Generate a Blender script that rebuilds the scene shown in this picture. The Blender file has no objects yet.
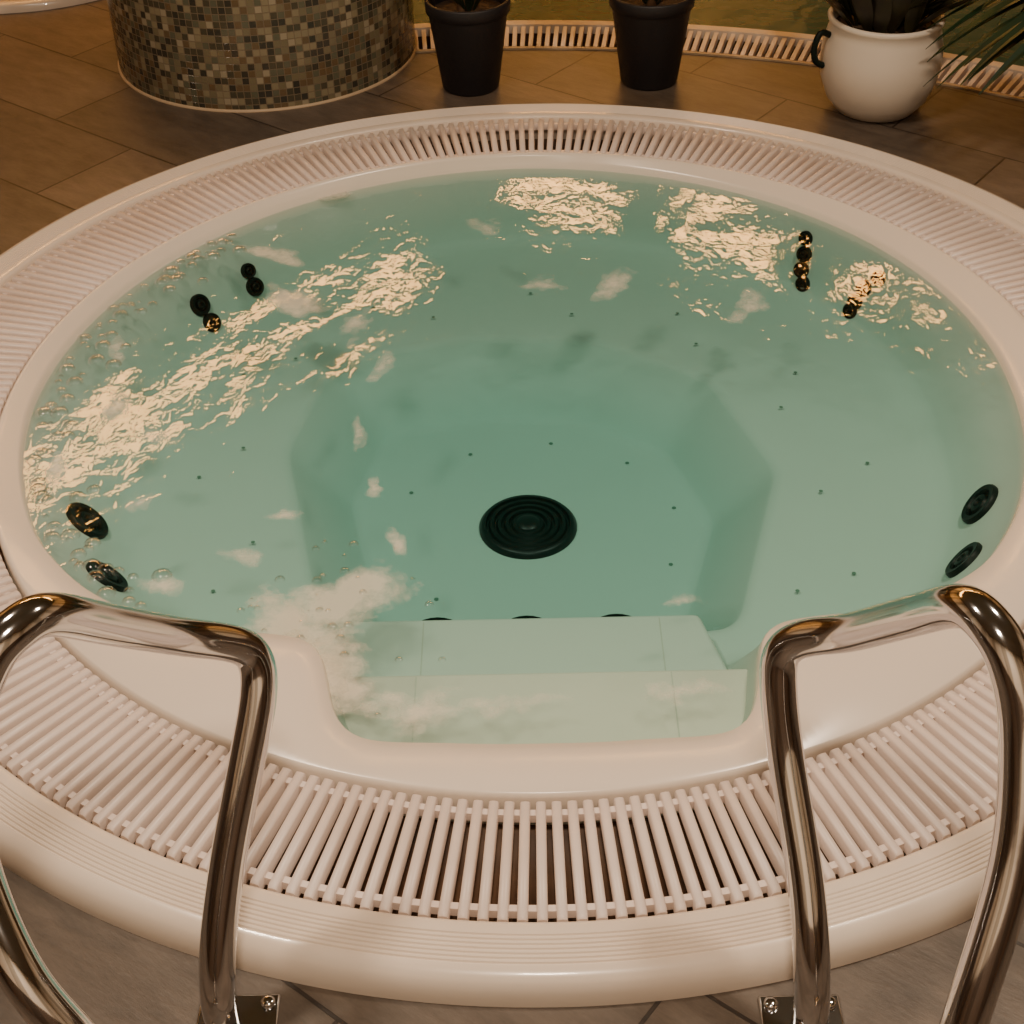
import bpy, bmesh, random
from math import *
from mathutils import Matrix, Vector
random.seed(7)
S=bpy.context.scene
# ---------------------------------------------------------------- helpers
def lin(c):
    return tuple(((v/255)/12.92 if v/255<=.04045 else ((v/255+.055)/1.055)**2.4) for v in c)+(1,)
class NT:
    def __init__(s,name):
        s.m=bpy.data.materials.new(name); s.m.use_nodes=True
        s.t=s.m.node_tree; s.t.nodes.clear(); s.out=s.n('ShaderNodeOutputMaterial')
    def n(s,typ,**kw):
        nd=s.t.nodes.new(typ)
        for k,v in kw.items():
            if k.startswith('i_'):
                key=k[2:]; key=int(key) if key.isdigit() else key.replace('_',' ')
                nd.inputs[key].default_value=v
            else: setattr(nd,k,v)
        return nd
    def l(s,a,b): s.t.links.new(a,b)
    def ramp(s,fac,stops,interp='LINEAR'):
        r=s.n('ShaderNodeValToRGB'); r.color_ramp.interpolation=interp
        e=r.color_ramp.elements
        while len(e)<len(stops): e.new(.5)
        for el,(p,c) in zip(e,stops): el.position=p; el.color=c
        s.l(fac,r.inputs[0]); return r
    def math(s,op,a,b=None,c=None):
        m=s.n('ShaderNodeMath',operation=op)
        for i,v in enumerate((a,b,c)):
            if v is None: continue
            if isinstance(v,(int,float)): m.inputs[i].default_value=v
            else: s.l(v,m.inputs[i])
        return m.outputs[0]
def pmat(name,col,rough=.4,metal=0,noise=None,bump=0,bscale=40,coat=0,col2=None,nscale=6,spec=.5):
    N=NT(name); p=N.n('ShaderNodeBsdfPrincipled'); N.l(p.outputs[0],N.out.inputs[0])
    p.inputs['Roughness'].default_value=rough; p.inputs['Metallic'].default_value=metal
    p.inputs['Coat Weight'].default_value=coat; p.inputs['Specular IOR Level'].default_value=spec
    p.inputs['Base Color'].default_value=lin(col)
    tc=N.n('ShaderNodeTexCoord')
    if col2:
        no=N.n('ShaderNodeTexNoise',i_Scale=nscale,i_Detail=5.0); N.l(tc.outputs['Object'],no.inputs['Vector'])
        r=N.ramp(no.outputs[0],[(.3,lin(col)),(.7,lin(col2))]); N.l(r.outputs[0],p.inputs['Base Color'])
    if bump:
        no=N.n('ShaderNodeTexNoise',i_Scale=bscale,i_Detail=3.0); N.l(tc.outputs['Object'],no.inputs['Vector'])
        b=N.n('ShaderNodeBump',i_Strength=bump,i_Distance=.01); N.l(no.outputs[0],b.inputs['Height']); N.l(b.outputs[0],p.inputs['Normal'])
    return N.m
def link(ob,parent=None):
    S.collection.objects.link(ob)
    if parent: ob.parent=parent
    return ob
def empty(name,loc=(0,0,0)):
    e=bpy.data.objects.new(name,None); e.location=loc; e.empty_display_size=.1
    return link(e)
def mk(name,verts,faces,mat,parent=None,smooth=True,loc=(0,0,0),uvs=None,mods=()):
    me=bpy.data.meshes.new(name); me.from_pydata([tuple(v) for v in verts],[],faces); me.update()
    if uvs:
        ul=me.uv_layers.new(name="UVMap")
        for li,lp in enumerate(me.loops): ul.data[li].uv=uvs[lp.vertex_index]
    for m in (mat if isinstance(mat,(list,tuple)) else [mat]): me.materials.append(m)
    if smooth:
        for p in me.polygons: p.use_smooth=True
    ob=bpy.data.objects.new(name,me); ob.location=loc
    return link(ob,parent)
def rings(fnlist,n,closed=True,cap=False):
    V=[];F=[]
    for fn in fnlist:
        for i in range(n): V.append(fn(2*pi*i/n))
    for k in range(len(fnlist)-1):
        for i in range(n):
            j=(i+1)%n
            F.append((k*n+i,k*n+j,(k+1)*n+j,(k+1)*n+i))
    if cap:
        k=len(fnlist)-1; F.append(tuple(k*n+i for i in range(n)))
    return V,F
def circ(r,z,cx=0,cy=0): return lambda p:(cx+r*cos(p),cy+r*sin(p),z)
def lathe(name,prof,mat,parent=None,n=96,loc=(0,0,0),cap=False,smooth=True):
    V,F=rings([circ(r,z) for r,z in prof],n,cap=cap)
    return mk(name,V,F,mat,parent,smooth,loc)
def fixn(ob):
    bm=bmesh.new(); bm.from_mesh(ob.data); bmesh.ops.recalc_face_normals(bm,faces=bm.faces); bm.to_mesh(ob.data); bm.free()
def autosmooth(ob,ang=35):
    ob.data.set_sharp_from_angle(angle=radians(ang))
def boxv(x0,x1,y0,y1,z0,z1):
    V=[(x0,y0,z0),(x1,y0,z0),(x1,y1,z0),(x0,y1,z0),(x0,y0,z1),(x1,y0,z1),(x1,y1,z1),(x0,y1,z1)]
    F=[(0,3,2,1),(4,5,6,7),(0,1,5,4),(1,2,6,5),(2,3,7,6),(3,0,4,7)]
    return V,F
# ---------------------------------------------------------------- materials
M_rim=pmat('acrylic_rim',(228,216,202),rough=.24,coat=.35,bump=.03,bscale=5,col2=(218,203,188),nscale=3)
M_grate=pmat('grate_plastic',(228,215,208),rough=.36,col2=(212,196,186),nscale=5)
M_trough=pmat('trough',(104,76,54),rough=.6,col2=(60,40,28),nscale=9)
M_black=pmat('jet_black',(12,24,20),rough=.45,spec=.2)
M_drain=pmat('drain_grille',(16,30,26),rough=.4,spec=.4)
M_dark2=pmat('jet_grey',(100,128,112),rough=.5,spec=.2)
M_steel=pmat('steel',(222,223,226),rough=.09,metal=1)
M_pot=pmat('pot_dark',(32,30,34),rough=.5,bump=.1,bscale=80)
M_potw=pmat('pot_white',(216,205,190),rough=.35,coat=.2)
M_soil=pmat('soil',(46,32,22),rough=.9,bump=.8,bscale=60,col2=(80,58,38),nscale=60)
M_leaf=pmat('leaf',(20,38,26),rough=.4,col2=(34,56,32),nscale=9)
M_leafd=pmat('leaf_dark',(34,30,28),rough=.4,col2=(60,58,34),nscale=14)
M_bark=pmat('bark',(110,78,48),rough=.8,bump=.6,bscale=50,col2=(70,48,30),nscale=25)
M_ceil=pmat('ceiling_paint',(136,124,108),rough=.85,bump=.1,bscale=20)
M_white=pmat('kerb_white',(180,158,130),rough=.5)
def wallm():
    N=NT('wall_paint_reflection_bands'); p=N.n('ShaderNodeBsdfPrincipled',i_Roughness=.6); N.l(p.outputs[0],N.out.inputs[0])
    g=N.n('ShaderNodeNewGeometry'); sx=N.n('ShaderNodeSeparateXYZ'); N.l(g.outputs['Position'],sx.inputs[0])
    z=N.math('MULTIPLY',sx.outputs[2],.4)
    xx=N.math('ADD',sx.outputs[0],sx.outputs[1])
    pan=N.math('GREATER_THAN',N.math('FRACT',N.math('MULTIPLY',xx,.55)),.6)  # out-of-view dark panels and lower band, added for contrast in the steel's reflections
    r=N.ramp(z,[(0,lin((92,74,60))),(.36,lin((240,226,206)))],'CONSTANT')
    mx=N.n('ShaderNodeMix',data_type='RGBA',blend_type='MULTIPLY'); N.l(N.math('MULTIPLY',pan,.6),mx.inputs[0]); N.l(r.outputs[0],mx.inputs[6]); mx.inputs[7].default_value=(.25,.22,.18,1)
    N.l(mx.outputs[2],p.inputs['Base Color']); return N.m
M_wall=wallm()
def liner():
    N=NT('liner_water_tint'); p=N.n('ShaderNodeBsdfPrincipled'); N.l(p.outputs[0],N.out.inputs[0])
    g=N.n('ShaderNodeNewGeometry'); sx=N.n('ShaderNodeSeparateXYZ'); N.l(g.outputs['Position'],sx.inputs[0])
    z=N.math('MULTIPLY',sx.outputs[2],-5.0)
    r=N.ramp(z,[(0.14,lin((228,216,202))),(.26,lin((194,204,194))),(1,lin((184,199,188)))])  # greener and darker below the waterline, standing in for light lost in water
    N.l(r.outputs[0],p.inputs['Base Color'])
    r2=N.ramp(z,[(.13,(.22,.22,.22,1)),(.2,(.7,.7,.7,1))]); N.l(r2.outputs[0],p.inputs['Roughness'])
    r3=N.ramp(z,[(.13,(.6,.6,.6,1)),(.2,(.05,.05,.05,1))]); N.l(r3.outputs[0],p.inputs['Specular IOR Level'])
    return N.m
M_liner=liner()
M_step=pmat('step_liner',(202,206,192),rough=.7,spec=.1,col2=(188,194,180),nscale=4)
M_seam=pmat('step_seam',(176,186,172),rough=.8,spec=.1)
def deck():
    N=NT('deck_tiles'); p=N.n('ShaderNodeBsdfPrincipled'); N.l(p.outputs[0],N.out.inputs[0])
    tc=N.n('ShaderNodeTexCoord'); mp=N.n('ShaderNodeMapping'); mp.inputs['Rotation'].default_value=(0,0,radians(38))
    N.l(tc.outputs['Object'],mp.inputs[0])
    b=N.n('ShaderNodeTexBrick',i_Scale=1.0,i_Mortar_Size=.003,i_Mortar_Smooth=.2,i_Bias=0.0,i_Brick_Width=.60,i_Row_Height=.30)
    b.inputs['Color1'].default_value=lin((101,89,79)); b.inputs['Color2'].default_value=lin((86,76,67)); b.inputs['Mortar'].default_value=lin((47,39,33))
    N.l(mp.outputs[0],b.inputs[0])
    m2=N.n('ShaderNodeMapping'); m2.inputs['Scale'].default_value=(4,12,3); N.l(mp.outputs[0],m2.inputs[0])
    no=N.n('ShaderNodeTexNoise',i_Scale=2.2,i_Detail=9.0,i_Roughness=.74); N.l(m2.outputs[0],no.inputs[0])
    rr=N.ramp(no.outputs[0],[(.3,(.5,.49,.48,1)),(.7,(1.35,1.35,1.35,1))])
    mx=N.n('ShaderNodeMix',data_type='RGBA',blend_type='MULTIPLY'); mx.inputs[0].default_value=.85
    N.l(b.outputs[0],mx.inputs[6]); N.l(rr.outputs[0],mx.inputs[7]); N.l(mx.outputs[2],p.inputs['Base Color'])
    p.inputs['Roughness'].default_value=.42
    bp=N.n('ShaderNodeBump',i_Strength=.3,i_Distance=.004); N.l(no.outputs[0],bp.inputs['Height']); 
    b2=N.n('ShaderNodeBump',i_Strength=.6,i_Distance=.003,invert=True); N.l(b.outputs['Fac'],b2.inputs['Height']); N.l(bp.outputs[0],b2.inputs['Normal']); N.l(b2.outputs[0],p.inputs['Normal'])
    return N.m
M_deck=deck()
def mosaic(name='mosaic_tiles',cols=None,grout=(108,94,74)):
    cols=cols or [(0,(72,68,54)),(.18,(112,104,82)),(.36,(56,54,46)),(.5,(130,120,96)),(.64,(90,90,74)),(.8,(98,82,60)),(.92,(146,136,114))]
    N=NT(name); p=N.n('ShaderNodeBsdfPrincipled'); N.l(p.outputs[0],N.out.inputs[0])
    uv=N.n('ShaderNodeUVMap'); sc=N.n('ShaderNodeVectorMath',operation='SCALE'); sc.inputs['Scale'].default_value=1/.0185
    N.l(uv.outputs[0],sc.inputs[0])
    fl=N.n('ShaderNodeVectorMath',operation='FLOOR'); N.l(sc.outputs[0],fl.inputs[0])
    fr=N.n('ShaderNodeVectorMath',operation='FRACTION'); N.l(sc.outputs[0],fr.inputs[0])
    wn=N.n('ShaderNodeTexWhiteNoise',noise_dimensions='2D'); N.l(fl.outputs[0],wn.inputs['Vector'])
    r=N.ramp(wn.outputs[0],[(a,lin(c)) for a,c in cols],'CONSTANT')
    sx=N.n('ShaderNodeSeparateXYZ'); N.l(fr.outputs[0],sx.inputs[0])
    def edge(o): return N.math('ABSOLUTE',N.math('SUBTRACT',o,.5))
    e=N.math('GREATER_THAN',N.math('MAXIMUM',edge(sx.outputs[0]),edge(sx.outputs[1])),.44)
    mx=N.n('ShaderNodeMix',data_type='RGBA'); N.l(e,mx.inputs[0]); N.l(r.outputs[0],mx.inputs[6]); mx.inputs[7].default_value=lin(grout)
    N.l(mx.outputs[2],p.inputs['Base Color'])
    ro=N.math('MULTIPLY_ADD',e,.5,.2); N.l(ro,p.inputs['Roughness'])
    b2=N.n('ShaderNodeBump',i_Strength=.5,i_Distance=.002,invert=True); N.l(e,b2.inputs['Height']); N.l(b2.outputs[0],p.inputs['Normal'])
    return N.m
M_mosaic=mosaic()
def water():
    N=NT('pool_water')
    tr=N.n('ShaderNodeBsdfTransparent'); gl=N.n('ShaderNodeBsdfGlossy',i_Roughness=.04)
    tr.inputs[0].default_value=(.96,1,.985,1)
    fr=N.n('ShaderNodeFresnel',i_IOR=1.42); mx=N.n('ShaderNodeMixShader')
    tc=N.n('ShaderNodeTexCoord')
    n1=N.n('ShaderNodeTexNoise',i_Scale=5.0,i_Detail=0.0,i_Distortion=.4); n2=N.n('ShaderNodeTexNoise',i_Scale=24.0,i_Detail=2.0,i_Distortion=.5)
    mp=N.n('ShaderNodeMapping'); mp.inputs['Scale'].default_value=(1.4,1.0,1); N.l(tc.outputs['Object'],mp.inputs[0])
    N.l(mp.outputs[0],n1.inputs[0]); N.l(mp.outputs[0],n2.inputs[0])
    h=N.math('MULTIPLY_ADD',n2.outputs[0],.23,n1.outputs[0])
    b=N.n('ShaderNodeBump',i_Strength=1.0,i_Distance=.0038); N.l(h,b.inputs['Height'])
    N.l(b.outputs[0],gl.inputs['Normal']); N.l(b.outputs[0],fr.inputs['Normal'])
    N.l(fr.outputs[0],mx.inputs[0]); N.l(tr.outputs[0],mx.inputs[1]); N.l(gl.outputs[0],mx.inputs[2]); N.l(mx.outputs[0],N.out.inputs[0])
    va=N.n('ShaderNodeVolumeAbsorption',i_Density=1.2); va.inputs[0].default_value=(.17,.75,.765,1)
    N.l(va.outputs[0],N.out.inputs[1])
    return N.m
M_water=water()
def foam():
    N=NT('foam'); d=N.n('ShaderNodeBsdfDiffuse'); d.inputs[0].default_value=lin((226,220,202)); tr=N.n('ShaderNodeBsdfTransparent')
    tc=N.n('ShaderNodeTexCoord'); no=N.n('ShaderNodeTexNoise',i_Scale=22.0,i_Detail=6.0,i_Roughness=.65); N.l(tc.outputs['Object'],no.inputs[0])
    uv=N.n('ShaderNodeUVMap'); sx=N.n('ShaderNodeSeparateXYZ'); N.l(uv.outputs[0],sx.inputs[0])
    a=N.math('SUBTRACT',N.math('MULTIPLY_ADD',no.outputs[0],1.5,-.25),sx.outputs[0])
    a=N.math('MULTIPLY',a,1.2); cl=N.n('ShaderNodeClamp',i_Max=.7); N.l(a,cl.inputs[0])
    mx=N.n('ShaderNodeMixShader'); N.l(cl.outputs[0],mx.inputs[0]); N.l(tr.outputs[0],mx.inputs[1]); N.l(d.outputs[0],mx.inputs[2]); N.l(mx.outputs[0],N.out.inputs[0])
    return N.m
M_foam=foam()
M_bub=NT('bubble'); _p=M_bub.n('ShaderNodeBsdfGlossy',i_Roughness=.1); _t=M_bub.n('ShaderNodeBsdfTransparent'); _f=M_bub.n('ShaderNodeLayerWeight',i_Blend=.35); _m=M_bub.n('ShaderNodeMixShader')
M_bub.l(_f.outputs['Facing'],_m.inputs[0]); M_bub.l(_t.outputs[0],_m.inputs[1]); M_bub.l(_p.outputs[0],_m.inputs[2]); M_bub.l(_m.outputs[0],M_bub.out.inputs[0]); M_bub=M_bub.m
def emis(name,col,st):
    N=NT(name); e=N.n('ShaderNodeEmission',i_Strength=st); e.inputs[0].default_value=lin(col); N.l(e.outputs[0],N.out.inputs[0]); return N.m
# ---------------------------------------------------------------- TUB
TUB=empty('whirlpool_tub')
def interp(tab,a):
    for (a0,r0),(a1,r1) in zip(tab,tab[1:]):
        if a<=a1:
            t=(a-a0)/(a1-a0); return r0+(r1-r0)*t
    return tab[-1][1]
NS=360
_tab=[(0,.885),(10,.893),(17,.915),(20,.90),(23,.82),(26,.745),(30,.738),(35,.768),(43,.835),(54,.885),(65,.895),(90,.905),(130,.945),(180,.978)]
_tabl=[(0,.885),(10,.893),(17,.915),(20,.90),(23,.83),(26,.76),(30,.753),(35,.785),(43,.855),(54,.91),(65,.94),(90,.96),(130,.97),(180,.978)]
raw=[]
for i in range(NS):
    a=(i+90)%360
    if a>180: raw.append(interp(_tabl,360-a))
    else: raw.append(interp(_tab,a))
def smooth(L,k):
    n=len(L)
    return [sum(L[(i+j)%n] for j in range(-k,k+1))/(2*k+1) for i in range(n)]
RW=smooth(smooth(raw,2),2)
def look(L): 
    def f(p):
        x=(degrees(p)%360)/360*len(L); i=int(x); t=x-i
        return L[i%len(L)]*(1-t)+L[(i+1)%len(L)]*t
    return f
rw=look(RW)
poly=[(-.50,.10),(-.43,.42),(-.15,.50),(.14,.48),(.37,.32),(.47,0),(.34,-.45),(-.38,-.45)]
def polyr(p):
    d=(cos(p),sin(p)); best=9
    for (x0,y0),(x1,y1) in zip(poly,poly[1:]+poly[:1]):
        ex,ey=x1-x0,y1-y0; den=d[0]*ey-d[1]*ex
        if abs(den)<1e-9: continue
        t=(x0*ey-y0*ex)/den; s=(x0*d[1]-y0*d[0])/den
        if t>0 and -1e-6<=s<=1+1e-6: best=min(best,t)
    return best
WE=look(smooth(smooth([polyr(2*pi*i/NS) for i in range(NS)],3),3))
def wall_in(p):
    s=sin(p); return .035+.06*max(0,1-max(0,s)*1.3)+(.05 if cos(p)<0 else .005)*max(0,abs(cos(p)))
def frontness(p):
    a=abs(((degrees(p)+90+180)%360)-180); return max(0,min(1,(45-a)/12))
def R(fr,fz): return lambda p:(fr(p)*cos(p),fr(p)*sin(p),fz(p) if callable(fz) else fz)
def mixr(a,b,t): return lambda p:a(p)*(1-t)+b(p)*t
seatr=lambda p:rw(p)-wall_in(p)
floorr=lambda p:WE(p)*(.76+.2*frontness(p))
RL=[R(lambda p:1.003,-.06),R(lambda p:1.003,-.004),R(lambda p:1.0,.002),R(lambda p:.997,.004),R(lambda p:min(.992,rw(p)+.07),.003),
    R(lambda p:min(.988,rw(p)+.045),-.003),R(lambda p:rw(p)+.0085,-.012),R(lambda p:rw(p)+.004,-.019),R(rw,-.03),R(lambda p:rw(p)-.004,-.045),
    R(lambda p:rw(p)-.3*wall_in(p),-.09),R(lambda p:rw(p)-.7*wall_in(p),-.15),R(lambda p:rw(p)-.95*wall_in(p),-.185),R(lambda p:seatr(p)-.015,-.198),R(lambda p:seatr(p)-.04,-.203)]
for t in (.3,.6,.85): RL.append(R(mixr(lambda p:seatr(p)-.04,lambda p:WE(p)+.03,t),-.203-.006*t))
RL+= [R(lambda p:WE(p)+.025,-.21),R(lambda p:WE(p)+.008,-.214),R(WE,-.222),R(mixr(WE,floorr,.12),-.24),R(mixr(WE,floorr,.8),-.325),R(mixr(WE,floorr,.93),-.34),R(floorr,-.346),R(lambda p:floorr(p)-.02,-.349),
      R(lambda p:floorr(p)*.5,-.351),R(lambda p:.05,-.352)]
V,F=rings(RL,NS,cap=True)
shell=mk('shell',V,F,M_liner,TUB); fixn(shell)
if shell.data.polygons[-1].normal.z<0:
    bm=bmesh.new(); bm.from_mesh(shell.data); bmesh.ops.reverse_faces(bm,faces=bm.faces); bm.to_mesh(shell.data); bm.free()
NW=180
WL=[R(lambda p,t=t:(rw(p)+.004)*t,-.03) for t in (.02,.2,.4,.6,.8,1)]
WLb=[R(lambda p:rw(p)+.002,-.047)]+[ (lambda p,f=f:(f(p)[0],f(p)[1],f(p)[2]-.004)) for f in RL[10:]]
V,F=rings(WL+WLb,NW,cap=True); F.append(tuple(reversed(range(NW))))
wat=mk('water',V,F,M_water,TUB,smooth=False); fixn(wat)
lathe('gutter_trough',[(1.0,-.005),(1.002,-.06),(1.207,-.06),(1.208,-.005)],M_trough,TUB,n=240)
prof=[(1.206,-.06),(1.206,-.003),(1.209,.002),(1.214,.004),(1.222,.0045)]
r=1.228
for i in range(7):
    prof+=[(r,.0045),(r+.0015,.0022),(r+.0032,.0022),(r+.0047,.0045)]; r+=.0068
prof+=[(1.279,.0035),(1.287,0),(1.294,-.007),(1.300,-.018),(1.303,-.032),(1.304,-.05)]
fl=lathe('outer_flange',prof,M_rim,TUB,n=360); autosmooth(fl,50)
V=[];F=[]
NB=296
cs=[(-.0070,-.022),(-.0070,-.004),(-.0052,-.0008),(0,0),(.0052,-.0008),(.0070,-.004),(.0070,-.022)]
for i in range(NB):
    a=2*pi*(i+.5)/NB; ca,sa=cos(a),sin(a); b0=len(V)
    for rr,dz in ((1.008,-.004),(1.011,0),(1.197,0),(1.201,-.004)):
        for w,z in cs:
            V.append((rr*ca-w*sa,rr*sa+w*ca,z+dz if z>-.02 else z))
    k=len(cs)
    for s in range(3):
        for j in range(k-1):
            F.append((b0+s*k+j,b0+s*k+j+1,b0+(s+1)*k+j+1,b0+(s+1)*k+j))
    F.append(tuple(b0+j for j in range(k))); F.append(tuple(b0+3*k+j for j in reversed(range(k))))
g=mk('overflow_grate',V,F,M_grate,TUB); autosmooth(g,60)
for rr in (1.025,1.181):
    lathe('grate_link',[(rr-.005,-.022),(rr-.005,-.007),(rr+.005,-.007),(rr+.005,-.022)],M_grate,TUB,n=240,smooth=False)
def rbox(name,pts,z0,z1,mat,bev=.012,parent=TUB):
    n=len(pts); V=[(x,y,z0) for x,y in pts]+[(x,y,z1) for x,y in pts]
    F=[tuple(reversed(range(n))),tuple(range(n,2*n))]+[(i,(i+1)%n,n+(i+1)%n,n+i) for i in range(n)]
    ob=mk(name,V,F,mat,parent); m=ob.modifiers.new('b','BEVEL'); m.width=bev; m.segments=3; m.limit_method='ANGLE'
    fixn(ob); return ob
rbox('step_upper',[(-.37,-.90),(.34,-.90),(.34,-.68),(-.37,-.68)],-.36,-.078,M_step)
rbox('step_lower',[(-.37,-.72),(.33,-.72),(.27,-.482),(-.34,-.482)],-.36,-.145,M_liner)
V=[];F=[]
for x in (-.20,.20):
    for y0,y1,z in ((-.885,-.69,-.0775),(-.68,-.495,-.1445)):
        b=len(V); V+=[(x-.001,y0,z),(x+.001,y0,z),(x+.001,y1,z),(x-.001,y1,z)]; F.append((b,b+1,b+2,b+3))
mk('step_seams',V,F,M_seam,TUB,smooth=False)
def disc(name,pos,nrm,prof,mat,parent=TUB,n=28):
    q=Vector(nrm).to_track_quat('Z','Y').to_matrix()
    V,F=rings([circ(r,z) for r,z in prof],n,cap=True)
    V=[q@Vector(v)+Vector(pos) for v in V]
    ob=mk(name,V,F,mat,parent); autosmooth(ob,40); return ob
def jetprof(r,back=-.012): return [(r,back),(r,.002),(r*.93,.006),(r*.7,.005),(r*.62,-.002),(r*.5,-.002),(r*.42,.005),(r*.25,.006),(r*.15,.001)]
def wallpt(p,d):
    t=max(0,min(1,(d-.045)/.14)); rr=rw(p)-.95*wall_in(p)*t
    return Vector((rr*cos(p),rr*sin(p),-d))
jl=[(-.75,.545,.13,.025),(-.635,.655,.155,.022),(-.655,.675,.12,.018),(-.735,.54,.17,.022),(-.77,-.20,.135,.044),(-.735,-.36,.135,.041),
    (.63,.69,.08,.017),(.63,.68,.115,.019),(.62,.665,.15,.019),(.75,.54,.12,.019),(.765,.515,.085,.018),(.72,.53,.155,.019),(.70,.52,.178,.018),(.615,.64,.178,.018),
    (.765,-.215,.13,.043),(.70,-.36,.13,.040)]
for x,y,d,rj in jl:
    p=atan2(y,x); P=wallpt(p,d); du=wallpt(p,d-.03)-wallpt(p,d+.03); dv=wallpt(p+.04,d)-wallpt(p-.04,d)
    nn=dv.cross(du).normalized()
    if nn.x*cos(p)+nn.y*sin(p)>0: nn=-nn
    disc('hydro_jet',P+nn*.004,nn,jetprof(rj),M_black)
for x,y in ((-.195,-.325),(-.025,-.325),(.145,-.325)):
    disc('floor_jet',(x,y,-.349),(0,0,1),jetprof(.06,-.01),M_black)
dp=[(.1,-.004),(.1,.004),(.095,.010)]
rr=.093
while rr>.03:
    dp+=[(rr,.012),(rr-.007,.013),(rr-.009,.007),(rr-.012,.007)]; rr-=.0155
dp+=[(.024,.014),(.018,.018),(.006,.019)]
disc('floor_drain',(-.018,.003,-.351),(0,0,1),dp,M_drain,n=48)
V=[];F=[]
def dot(x,y,z,r=.006):
    b=len(V)
    for i in range(10): V.append((x+r*cos(i*pi/5),y+r*sin(i*pi/5),z))
    F.append(tuple(range(b,b+10)))
for k in range(10):
    a=2*pi*(k+.3)/10
    if frontness(a)<.3: dot(.29*cos(a),.29*sin(a),-.3485,.0045)
for k in range(24):
    a=2*pi*(k+.4*(k%2))/24
    if frontness(a)==0:
        rr=WE(a)+(.10 if k%2 else .19)
        if rr<seatr(a)-.06: dot(rr*cos(a),rr*sin(a),-.2005,.004)
mk('air_holes',V,F,M_dark2,TUB,smooth=False)
V=[];F=[];UV=[]
def patch(x,y,rx,ry,rot,dens=0.0):
    n=26; b=len(V); V.append((x,y,-.0275)); UV.append((dens,0))
    ph=[random.uniform(0,6.28) for _ in range(4)]
    for k,t in enumerate((.5,1)):
        for i in range(n):
            a=2*pi*i/n; rr=t*(1+.22*sin(2*a+ph[0])+.16*sin(3*a+ph[1])+.1*sin(5*a+ph[2]))
            px,py=rx*rr*cos(a),ry*rr*sin(a)
            V.append((x+px*cos(rot)-py*sin(rot),y+px*sin(rot)+py*cos(rot),-.0275+.0001*len(V)/400)); UV.append((dens+(.35 if k==0 else 1.0),0))
    for i in range(n):
        j=(i+1)%n; F.append((b,b+1+i,b+1+j)); F.append((b+1+i,b+1+n+i,b+1+n+j,b+1+j))
for a in [(-.33,-.57,.12,.10,.6,-.35),(-.38,-.66,.09,.13,.3,-.4),(-.37,-.76,.09,.12,.2,-.45),(-.33,-.72,.08,.12,.2,-.3),(-.20,-.81,.12,.06,.2,-.05),(-.05,-.80,.16,.05,.0,.2),(.2,-.78,.14,.06,.0,.2),(.22,-.58,.10,.06,.3,.3),(-.24,-.42,.025,.05,.2,-.15),(-.29,-.27,.025,.035,0,-.15),
          (-.50,.37,.055,.11,.5,-.3),(-.57,.58,.085,.045,-.5,-.3),(-.46,.86,.06,.035,0,-.2),(-.5,-.45,.06,.04,0,.0),(-.70,-.30,.04,.05,0,.1),(-.80,.0,.05,.07,0,-.05),(-.87,-.2,.035,.08,.1,-.05),(-.44,-.34,.05,.03,.3,.0),(-.70,-.10,.06,.05,.3,.15),(-.62,-.52,.06,.05,0,.0),
          (.17,.42,.045,.14,-.35,-.05),(.45,.32,.045,.12,-.3,.0),(.02,.42,.12,.08,0,.25),(-.84,.2,.04,.07,.3,-.05),(-.10,.68,.06,.12,.1,.15),(-.3,.12,.03,.12,-.2,.15),(-.33,-.1,.03,.1,.1,.2),(-.36,.28,.05,.16,-.3,.15)]:
    patch(*a)
mk('foam_patches',V,F,M_foam,TUB,uvs=UV)
V=[];F=[]
def bub(x,y,r):
    b=len(V); n=12; rg=[(1,0),(.85,.45),(.5,.75),(.15,.86)]
    for s,z in rg:
        for i in range(n): V.append((x+r*s*cos(2*pi*i/n),y+r*s*sin(2*pi*i/n),-.029+r*z*.6))
    for k in range(3):
        for i in range(n):
            j=(i+1)%n; F.append((b+k*n+i,b+k*n+j,b+(k+1)*n+j,b+(k+1)*n+i))
    F.append(tuple(b+3*n+i for i in range(n)))
for _ in range(120):
    p=radians(random.uniform(135,222)); q=rw(p)-abs(random.gauss(0,.04))-.012
    bub(q*cos(p),q*sin(p),random.uniform(.004,.018))
for _ in range(36):
    bub(random.gauss(-.36,.1),random.gauss(-.58,.1),random.uniform(.003,.009))
mk('foam_bubbles',V,F,M_bub,TUB)
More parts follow.
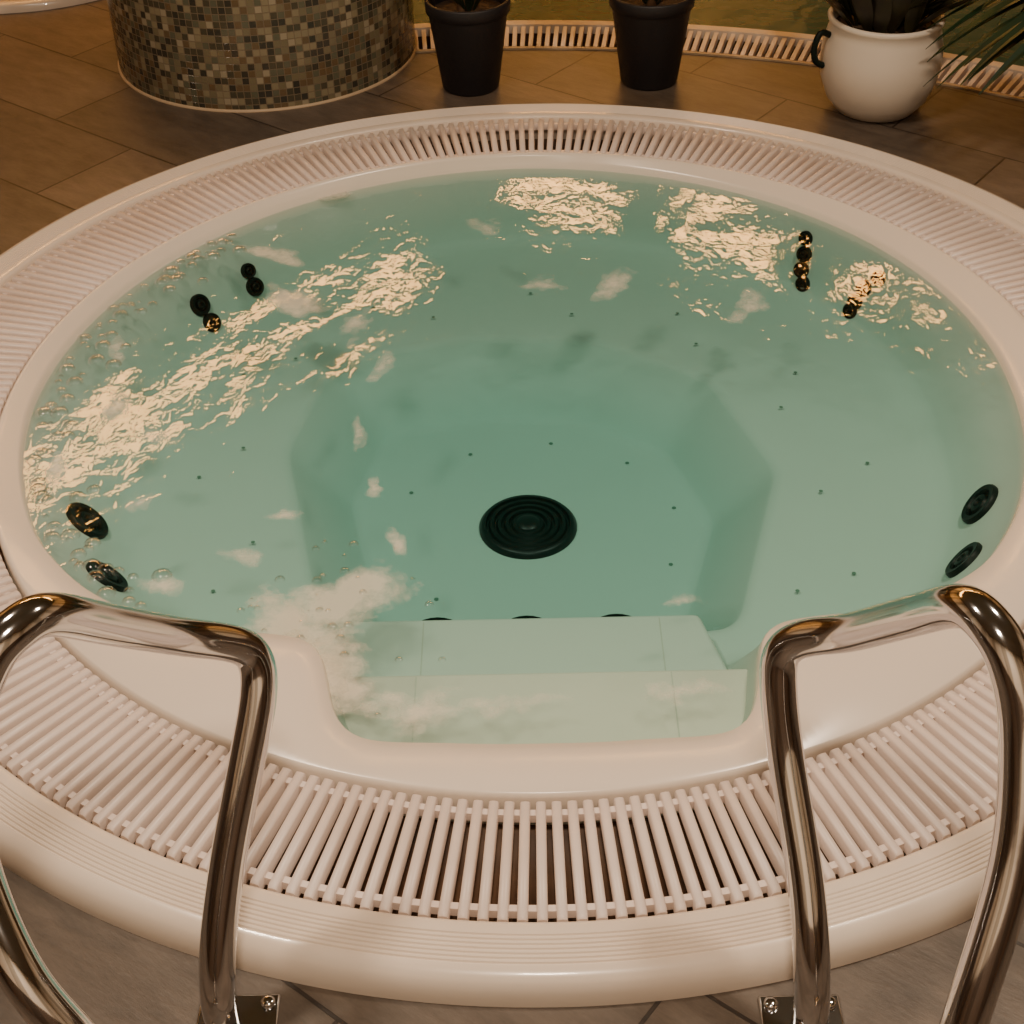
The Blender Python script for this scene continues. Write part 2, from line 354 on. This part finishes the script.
# ---------------------------------------------------------------- handrails
def catmull(P,k=10):
    P=[Vector(p) for p in P]; Q=[P[0]*2-P[1]]+P+[P[-1]*2-P[-2]]; out=[]
    for i in range(1,len(Q)-2):
        p0,p1,p2,p3=Q[i-1:i+3]
        for j in range(k):
            t=j/k; out.append(.5*((2*p1)+(-p0+p2)*t+(2*p0-5*p1+4*p2-p3)*t*t+(-p0+3*p1-3*p2+p3)*t**3))
    out.append(P[-1]); return out
def tube(name,P,r,mat,parent,n=24,k=10):
    C=catmull(P,k)
    for _ in range(6): C=[C[0]]+[(C[i-1]+C[i]*2+C[i+1])/4 for i in range(1,len(C)-1)]+[C[-1]]
    V=[];F=[]; up=Vector((0,1,0)) 
    for i,c in enumerate(C):
        t=(C[min(i+1,len(C)-1)]-C[max(i-1,0)]).normalized()
        a=(up-t*up.dot(t)).normalized(); up=a; b=t.cross(a)
        for j in range(n): V.append(c+r*(cos(2*pi*j/n)*a+sin(2*pi*j/n)*b))
    for i in range(len(C)-1):
        for j in range(n):
            jj=(j+1)%n; F.append((i*n+j,i*n+jj,(i+1)*n+jj,(i+1)*n+j))
    F.append(tuple(range(n))); F.append(tuple(reversed(range(len(C)*n-n,len(C)*n))))
    ob=mk(name,V,F,mat,parent); fixn(ob); autosmooth(ob,60); return ob
ZD=-.04
def rail(P,fa,fb):
    e=empty('steel_handrail',(fa[0],fa[1],ZD))
    off=Vector((fa[0],fa[1],ZD))
    tube('rail_tube',[Vector(p)-off for p in P],.0218,M_steel,e)
    for f in (fa,fb):
        sq=.05
        ob=mk('foot_plate',*boxv(-sq,sq,-sq,sq,0,.006),M_steel,e,loc=Vector((f[0],f[1],ZD))-off); m=ob.modifiers.new('b','BEVEL'); m.width=.008; m.segments=2; autosmooth(ob,30)
        for sx in (-1,1):
            for sy in (-1,1):
                lathe('bolt',[(.009,0),(.009,.005),(.005,.007),(.001,.007)],M_steel,e,n=12,loc=Vector((f[0]+sx*.036,f[1]+sy*.036,ZD+.006))-off,cap=True)
    return e
PR=[(.305,-1.345,ZD),(.304,-1.338,.02),(.301,-1.31,.085),(.295,-1.255,.155),(.276,-1.17,.26),(.266,-1.132,.335),(.268,-1.116,.375),(.289,-1.122,.405),(.33,-1.16,.45),(.372,-1.235,.545),(.392,-1.295,.612),(.408,-1.335,.622),(.424,-1.365,.60),(.436,-1.40,.54),(.43,-1.465,.43),(.385,-1.55,.28),(.372,-1.575,.15),(.37,-1.58,ZD)]
PL=[(-.405,-1.325,ZD),(-.405,-1.318,.02),(-.40,-1.285,.085),(-.385,-1.23,.165),(-.362,-1.176,.25),(-.341,-1.125,.33),(-.342,-1.103,.37),(-.361,-1.107,.40),(-.41,-1.15,.455),(-.455,-1.225,.545),(-.485,-1.284,.615),(-.506,-1.315,.628),(-.532,-1.345,.61),(-.560,-1.39,.54),(-.555,-1.45,.45),(-.505,-1.53,.375),(-.45,-1.56,.28),(-.435,-1.58,.15),(-.435,-1.58,ZD)]
rail(PR,(.300,-1.345),(.37,-1.58)); rail(PL,(-.390,-1.33),(-.435,-1.58))
# ---------------------------------------------------------------- deck, far pool
PC=(-.1,-.73); PR1=2.49; X0,X1,Y0,Y1=-3.4,3.4,-3.4,6.6
def deckR(p):
    d=(cos(p),sin(p)); t=9
    if d[0]>1e-6: t=min(t,X1/d[0])
    if d[0]<-1e-6: t=min(t,X0/d[0])
    if d[1]>1e-6: t=min(t,Y1/d[1])
    if d[1]<-1e-6: t=min(t,Y0/d[1])
    a=degrees(p)%360
    if a<112:
        b=-(d[0]*PC[0]+d[1]*PC[1]); c=PC[0]**2+PC[1]**2-PR1**2
        t=min(t,-b+sqrt(b*b-c))
    return t
V,F=rings([R(lambda p:1.29,ZD-.1),R(lambda p:1.29,ZD)]+[R(lambda p,k=k:1.29+(deckR(p)-1.29)*k,ZD) for k in (.5,1)]+[R(deckR,ZD-.3)],720)
fo=mk('floor',V,F,M_deck,None,smooth=False); fixn(fo)
P2=empty('swimming_pool')
def arc(name,prof,mat,a0,a1,n,smooth=False):
    V=[];F=[];k=len(prof)
    for i in range(n+1):
        a=radians(a0+(a1-a0)*i/n)
        for r,z in prof: V.append((PC[0]+r*cos(a),PC[1]+r*sin(a),z))
    for i in range(n):
        for j in range(k-1): F.append((i*k+j,i*k+j+1,(i+1)*k+j+1,(i+1)*k+j))
    ob=mk(name,V,F,mat,P2,smooth=smooth); return ob
A0,A1=2,112
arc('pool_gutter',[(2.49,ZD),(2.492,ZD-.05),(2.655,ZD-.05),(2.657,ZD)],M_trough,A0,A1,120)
arc('pool_edge_trim',[(2.478,ZD),(2.478,ZD+.005),(2.49,ZD+.005),(2.49,ZD)],M_white,A0,A1,120)
arc('pool_inner_edge',[(2.65,ZD-.02),(2.652,ZD+.006),(2.69,ZD+.004),(2.70,ZD-.06),(2.705,ZD-.6)],M_rim,A0,A1,120)
V=[];F=[]
nb=int(radians(A1-A0)*2.57/.0235)
for i in range(nb):
    a=radians(A0)+radians(A1-A0)*i/nb; ca,sa=cos(a),sin(a); b=len(V)
    bv,bf=boxv(2.50,2.647,-.006,.006,ZD-.022,ZD+.002)
    for x,y,z in bv: V.append((PC[0]+x*ca-y*sa,PC[1]+x*sa+y*ca,z))
    F+=[tuple(b+q for q in f) for f in bf]
mk('pool_grate',V,F,M_grate,P2,smooth=False)
Nw=NT('pool_water_far'); pp=Nw.n('ShaderNodeBsdfPrincipled',i_Roughness=.05); Nw.l(pp.outputs[0],Nw.out.inputs[0]); pp.inputs['Base Color'].default_value=lin((36,78,66)); pp.inputs['IOR'].default_value=1.33
tc=Nw.n('ShaderNodeTexCoord'); no=Nw.n('ShaderNodeTexNoise',i_Scale=7.0,i_Detail=2.0); Nw.l(tc.outputs['Object'],no.inputs[0]); bb=Nw.n('ShaderNodeBump',i_Strength=1.0,i_Distance=.006); Nw.l(no.outputs[0],bb.inputs['Height']); Nw.l(bb.outputs[0],pp.inputs['Normal'])
arc('pool_water',[(2.69,ZD-.03),(6.5,ZD-.03)],Nw.m,A0,A1,60)
# ---------------------------------------------------------------- mosaic bench
def mosaic_round(name,x,y,r,h):
    prof=[(r,0),(r,h-.03),(r-.009,h-.009),(r-.03,h),(r*.5,h+.004),(.02,h+.006)]
    n=128; V=[];UV=[];F=[]; L=0
    for k,(rr,z) in enumerate(prof):
        if k: L+=hypot(rr-prof[k-1][0],z-prof[k-1][1])
        for i in range(n+1):
            a=2*pi*i/n; V.append((rr*cos(a),rr*sin(a),z)); UV.append((a*r,L))
    m=n+1
    for k in range(len(prof)-1):
        for i in range(n): F.append((k*m+i,k*m+i+1,(k+1)*m+i+1,(k+1)*m+i))
    e=empty(name,(x,y,ZD))
    mk('mosaic_body',V,F,M_mosaic,e,uvs=UV)
    lathe('base_trim',[(r+.005,0),(r+.005,.004),(r,.006)],M_white,e,n=128)
mosaic_round('mosaic_bench',-.725,1.785,.418,.42)
lathe('shower_tray',[(.50,0),(.50,.02),(.49,.028),(.46,.028),(.45,.018),(.02,.012)],M_rim,None,n=96,loc=(-1.60,2.62,ZD))
# ---------------------------------------------------------------- pots
def leaf(V,F,base,dirv,length,width,droop,n=8,tw=0):
    d=Vector(dirv).normalized(); pos=Vector(base); b=len(V)
    side=d.cross(Vector((0,0,1)))
    if side.length<.05: side=Vector((1,0,0))
    side.normalize()
    side=(side+Vector((0,0,tw))).normalized()
    for i in range(n+1):
        t=i/n; w=width*sin(pi*min(1,(t*.92+.06)))**.8
        nn=side.cross(d).normalized()
        V+= [pos-side*w,pos-nn*w*.25,pos+side*w]
        d=(d+Vector((0,0,-droop/n))).normalized(); pos=pos+d*(length/n)
    for i in range(n):
        for j in (0,1): F.append((b+i*3+j,b+i*3+j+1,b+i*3+3+j+1,b+i*3+3+j))
def tapered(name,P,r0,r1,mat,parent,n=10):
    C=catmull(P,6);V=[];F=[];up=Vector((0,1,.1))
    for i,c in enumerate(C):
        t=(C[min(i+1,len(C)-1)]-C[max(i-1,0)]).normalized(); a=(up-t*up.dot(t)).normalized(); b=t.cross(a); r=r0+(r1-r0)*i/(len(C)-1)
        for j in range(n): V.append(c+r*(cos(2*pi*j/n)*a+sin(2*pi*j/n)*b))
    for i in range(len(C)-1):
        for j in range(n): jj=(j+1)%n; F.append((i*n+j,i*n+jj,(i+1)*n+jj,(i+1)*n+j))
    return mk(name,V,F,mat,parent)
def dark_pot(name,x,y):
    e=empty(name,(x,y,ZD))
    lathe('pot',[(.005,0),(.07,0),(.076,.006),(.104,.205),(.106,.208),(.111,.21),(.112,.238),(.110,.242),(.105,.242),(.101,.235),(.098,.20)],M_pot,e,n=64)
    lathe('soil',[(.10,.205),(.06,.21),(.005,.212)],M_soil,e,n=40)
    return e
def plant(e,z,stems,mat,L,W,cnt,spread=.05,hh=.5,trunk=True,dr=1.2):
    V=[];F=[]
    for s in range(stems):
        a=2*pi*s/max(1,stems)+random.random(); bx,by=spread*.4*cos(a),spread*.4*sin(a)
        tx,ty=bx*3+random.uniform(-.03,.03),by*3+random.uniform(-.03,.03)
        if trunk: tapered('stem',[(bx,by,z-.02),(bx*1.5,by*1.5,z+hh*.4),(tx,ty,z+hh)],.013,.008,M_bark,e)
        for k in range(cnt):
            aa=random.uniform(0,2*pi); el=random.uniform(.1,1.3)
            zz=z+hh*random.uniform(.45,1.0) if trunk else z
            leaf(V,F,(tx if trunk else bx,ty if trunk else by,zz),(cos(aa)*cos(el),sin(aa)*cos(el),sin(el)),L*random.uniform(.7,1.1),W,dr,tw=random.uniform(-.2,.2))
    for k in range(9):
        aa=2*pi*k/9; leaf(V,F,(.02*cos(aa),.02*sin(aa),z),(cos(aa)*.4,sin(aa)*.4,.9),.12,.014,.8)
    mk('leaves',V,F,mat,e)
e=dark_pot('potted_plant',-.145,1.50); plant(e,.21,2,M_leaf,.22,.02,22,hh=.45)
e=dark_pot('potted_plant',.335,1.51); plant(e,.21,3,M_leaf,.22,.02,16,hh=.40)
e=empty('white_ceramic_pot',(.90,1.30,ZD))
lathe('pot',[(.005,0),(.085,0),(.10,.006),(.128,.04),(.146,.09),(.152,.13),(.150,.17),(.140,.21),(.136,.228),(.142,.236),(.144,.244),(.138,.25),(.130,.246),(.126,.21)],M_potw,e,n=80)
lathe('soil',[(.13,.215),(.08,.225),(.005,.228)],M_soil,e,n=40)
tube('handle',[(-.140,-.02,.205),(-.165,-.03,.215),(-.178,-.035,.18),(-.172,-.035,.145),(-.15,-.03,.13)],.008,M_black,e,n=12)
V=[];F=[]
for k in range(80):
    a=random.uniform(0,2*pi); el=random.uniform(.8,1.45); rr=random.uniform(0,.10)
    leaf(V,F,(rr*cos(a),rr*sin(a),.225),(cos(a)*cos(el),sin(a)*cos(el),sin(el)),random.uniform(.12,.30),.026,.5,tw=random.uniform(-.3,.3))
mk('leaves',V,F,M_leafd,e)
e=empty('potted_palm',(1.45,1.0,ZD))
lathe('pot',[(.005,0),(.12,0),(.125,.01),(.16,.30),(.165,.32),(.155,.32),(.15,.28)],M_pot,e,n=64)
lathe('soil',[(.152,.29),(.005,.30)],M_soil,e,n=40)
tapered('trunk',[(0,0,.27),(.01,.01,.4),(0,0,.48)],.03,.02,M_bark,e)
V=[];F=[]
for k in range(54):
    az=random.uniform(0,2*pi); el=random.uniform(.0,1.3)
    leaf(V,F,(0,0,random.uniform(.40,.48)),(cos(az)*cos(el),sin(az)*cos(el),sin(el)),random.uniform(.38,.48),.014,random.uniform(1.4,2.4),n=14,tw=random.uniform(-.3,.3))
for az,L,el,dr in ((3.14,.60,-.05,.9),(3.0,.56,.0,.9),(2.8,.56,.05,.85),(3.3,.56,.02,.9),(3.2,.50,-.15,.8),(2.95,.54,.1,1.0),(2.65,.52,0,.9),(3.45,.52,-.05,.9),(2.9,.50,-.2,.8),(3.08,.58,.12,1.1),(3.22,.58,.0,1.0),(3.38,.55,.1,1.1),(2.88,.58,.1,1.1)):
    leaf(V,F,(0,0,.46),(cos(az)*.95,sin(az)*.95,el),L,.018,dr,n=16,tw=random.uniform(-.3,.3))
mk('fronds',V,F,M_leaf,e,smooth=False)
# ---------------------------------------------------------------- room
H=2.5
def plane(name,vs,mat): return mk(name,vs,[(0,1,2,3)],mat,None,False)
plane('wall_back',[(X0,Y1,-.4),(X1,Y1,-.4),(X1,Y1,H),(X0,Y1,H)],M_wall)
plane('wall_front',[(X0,Y0,-.4),(X1,Y0,-.4),(X1,Y0,H),(X0,Y0,H)],M_wall)
plane('wall_left',[(X0,Y0,-.4),(X0,Y1,-.4),(X0,Y1,H),(X0,Y0,H)],M_wall)
plane('wall_right',[(X1,Y0,-.4),(X1,Y1,-.4),(X1,Y1,H),(X1,Y0,H)],M_wall)
plane('ceiling',[(X0,Y0,H),(X1,Y0,H),(X1,Y1,H),(X0,Y1,H)],M_ceil)
M_strip=emis('cove_glow',(255,178,88),38)
def strip(pts,w):
    C=catmull([Vector((x,y,H-.03)) for x,y in pts],8); V=[];F=[]
    for i,c in enumerate(C):
        t=(C[min(i+1,len(C)-1)]-C[max(i-1,0)]).normalized(); s=t.cross(Vector((0,0,1)))*w/2
        V+=[c-s,c+s,c+s+Vector((0,0,.02)),c-s+Vector((0,0,.02))]
    for i in range(len(C)-1):
        for j in range(4): F.append((i*4+j,i*4+(j+1)%4,i*4+4+(j+1)%4,i*4+4+j))
    ob=mk('ceiling_light_strip',V,F,M_strip,None,False)
strip([(-2.4,2.8),(-1.71,3.75),(-1.18,4.35),(-.6,5.0)],.18)
strip([(-.1,6.0),(.46,5.7),(1.0,5.3),(1.45,4.95)],.24)
strip([(1.72,4.72),(1.9,4.6)],.18); strip([(2.08,4.46),(2.2,4.38)],.14); strip([(2.42,4.2),(2.48,4.16)],.12)
def area(loc,size,e,col=(1,.79,.585),rot=(0,0,0)):
    l=bpy.data.lights.new('ceiling_lamp','AREA'); l.shape='DISK'; l.size=size; l.energy=e; l.color=col
    o=bpy.data.objects.new('ceiling_lamp',l); o.location=loc; o.rotation_euler=rot; link(o)
area((-1.1,-.6,H-.06),.28,36); area((1.1,-.4,H-.06),.28,36); area((0,-2.2,H-.06),.3,40)
w=bpy.data.worlds.new('World'); S.world=w; w.use_nodes=True
w.node_tree.nodes['Background'].inputs[0].default_value=(1,.85,.7,1); w.node_tree.nodes['Background'].inputs[1].default_value=.2
# ---------------------------------------------------------------- camera
th,yaw,roll=.6795,-.0106,-.0274
fw=Vector((sin(yaw)*cos(th),cos(yaw)*cos(th),-sin(th))); rt=Vector((cos(yaw),-sin(yaw),0)); up=rt.cross(fw)
r=rt*cos(roll)+up*sin(roll); u=-rt*sin(roll)+up*cos(roll)
cd=bpy.data.cameras.new('camera'); cd.sensor_width=36; cd.lens=36*1490/1024; cd.clip_start=.01
cam=bpy.data.objects.new('camera',cd); link(cam)
M=Matrix((r,u,-fw)).transposed().to_4x4(); M.translation=Vector((-.0251,-2.3476,1.5895)); cam.matrix_world=M
S.camera=cam
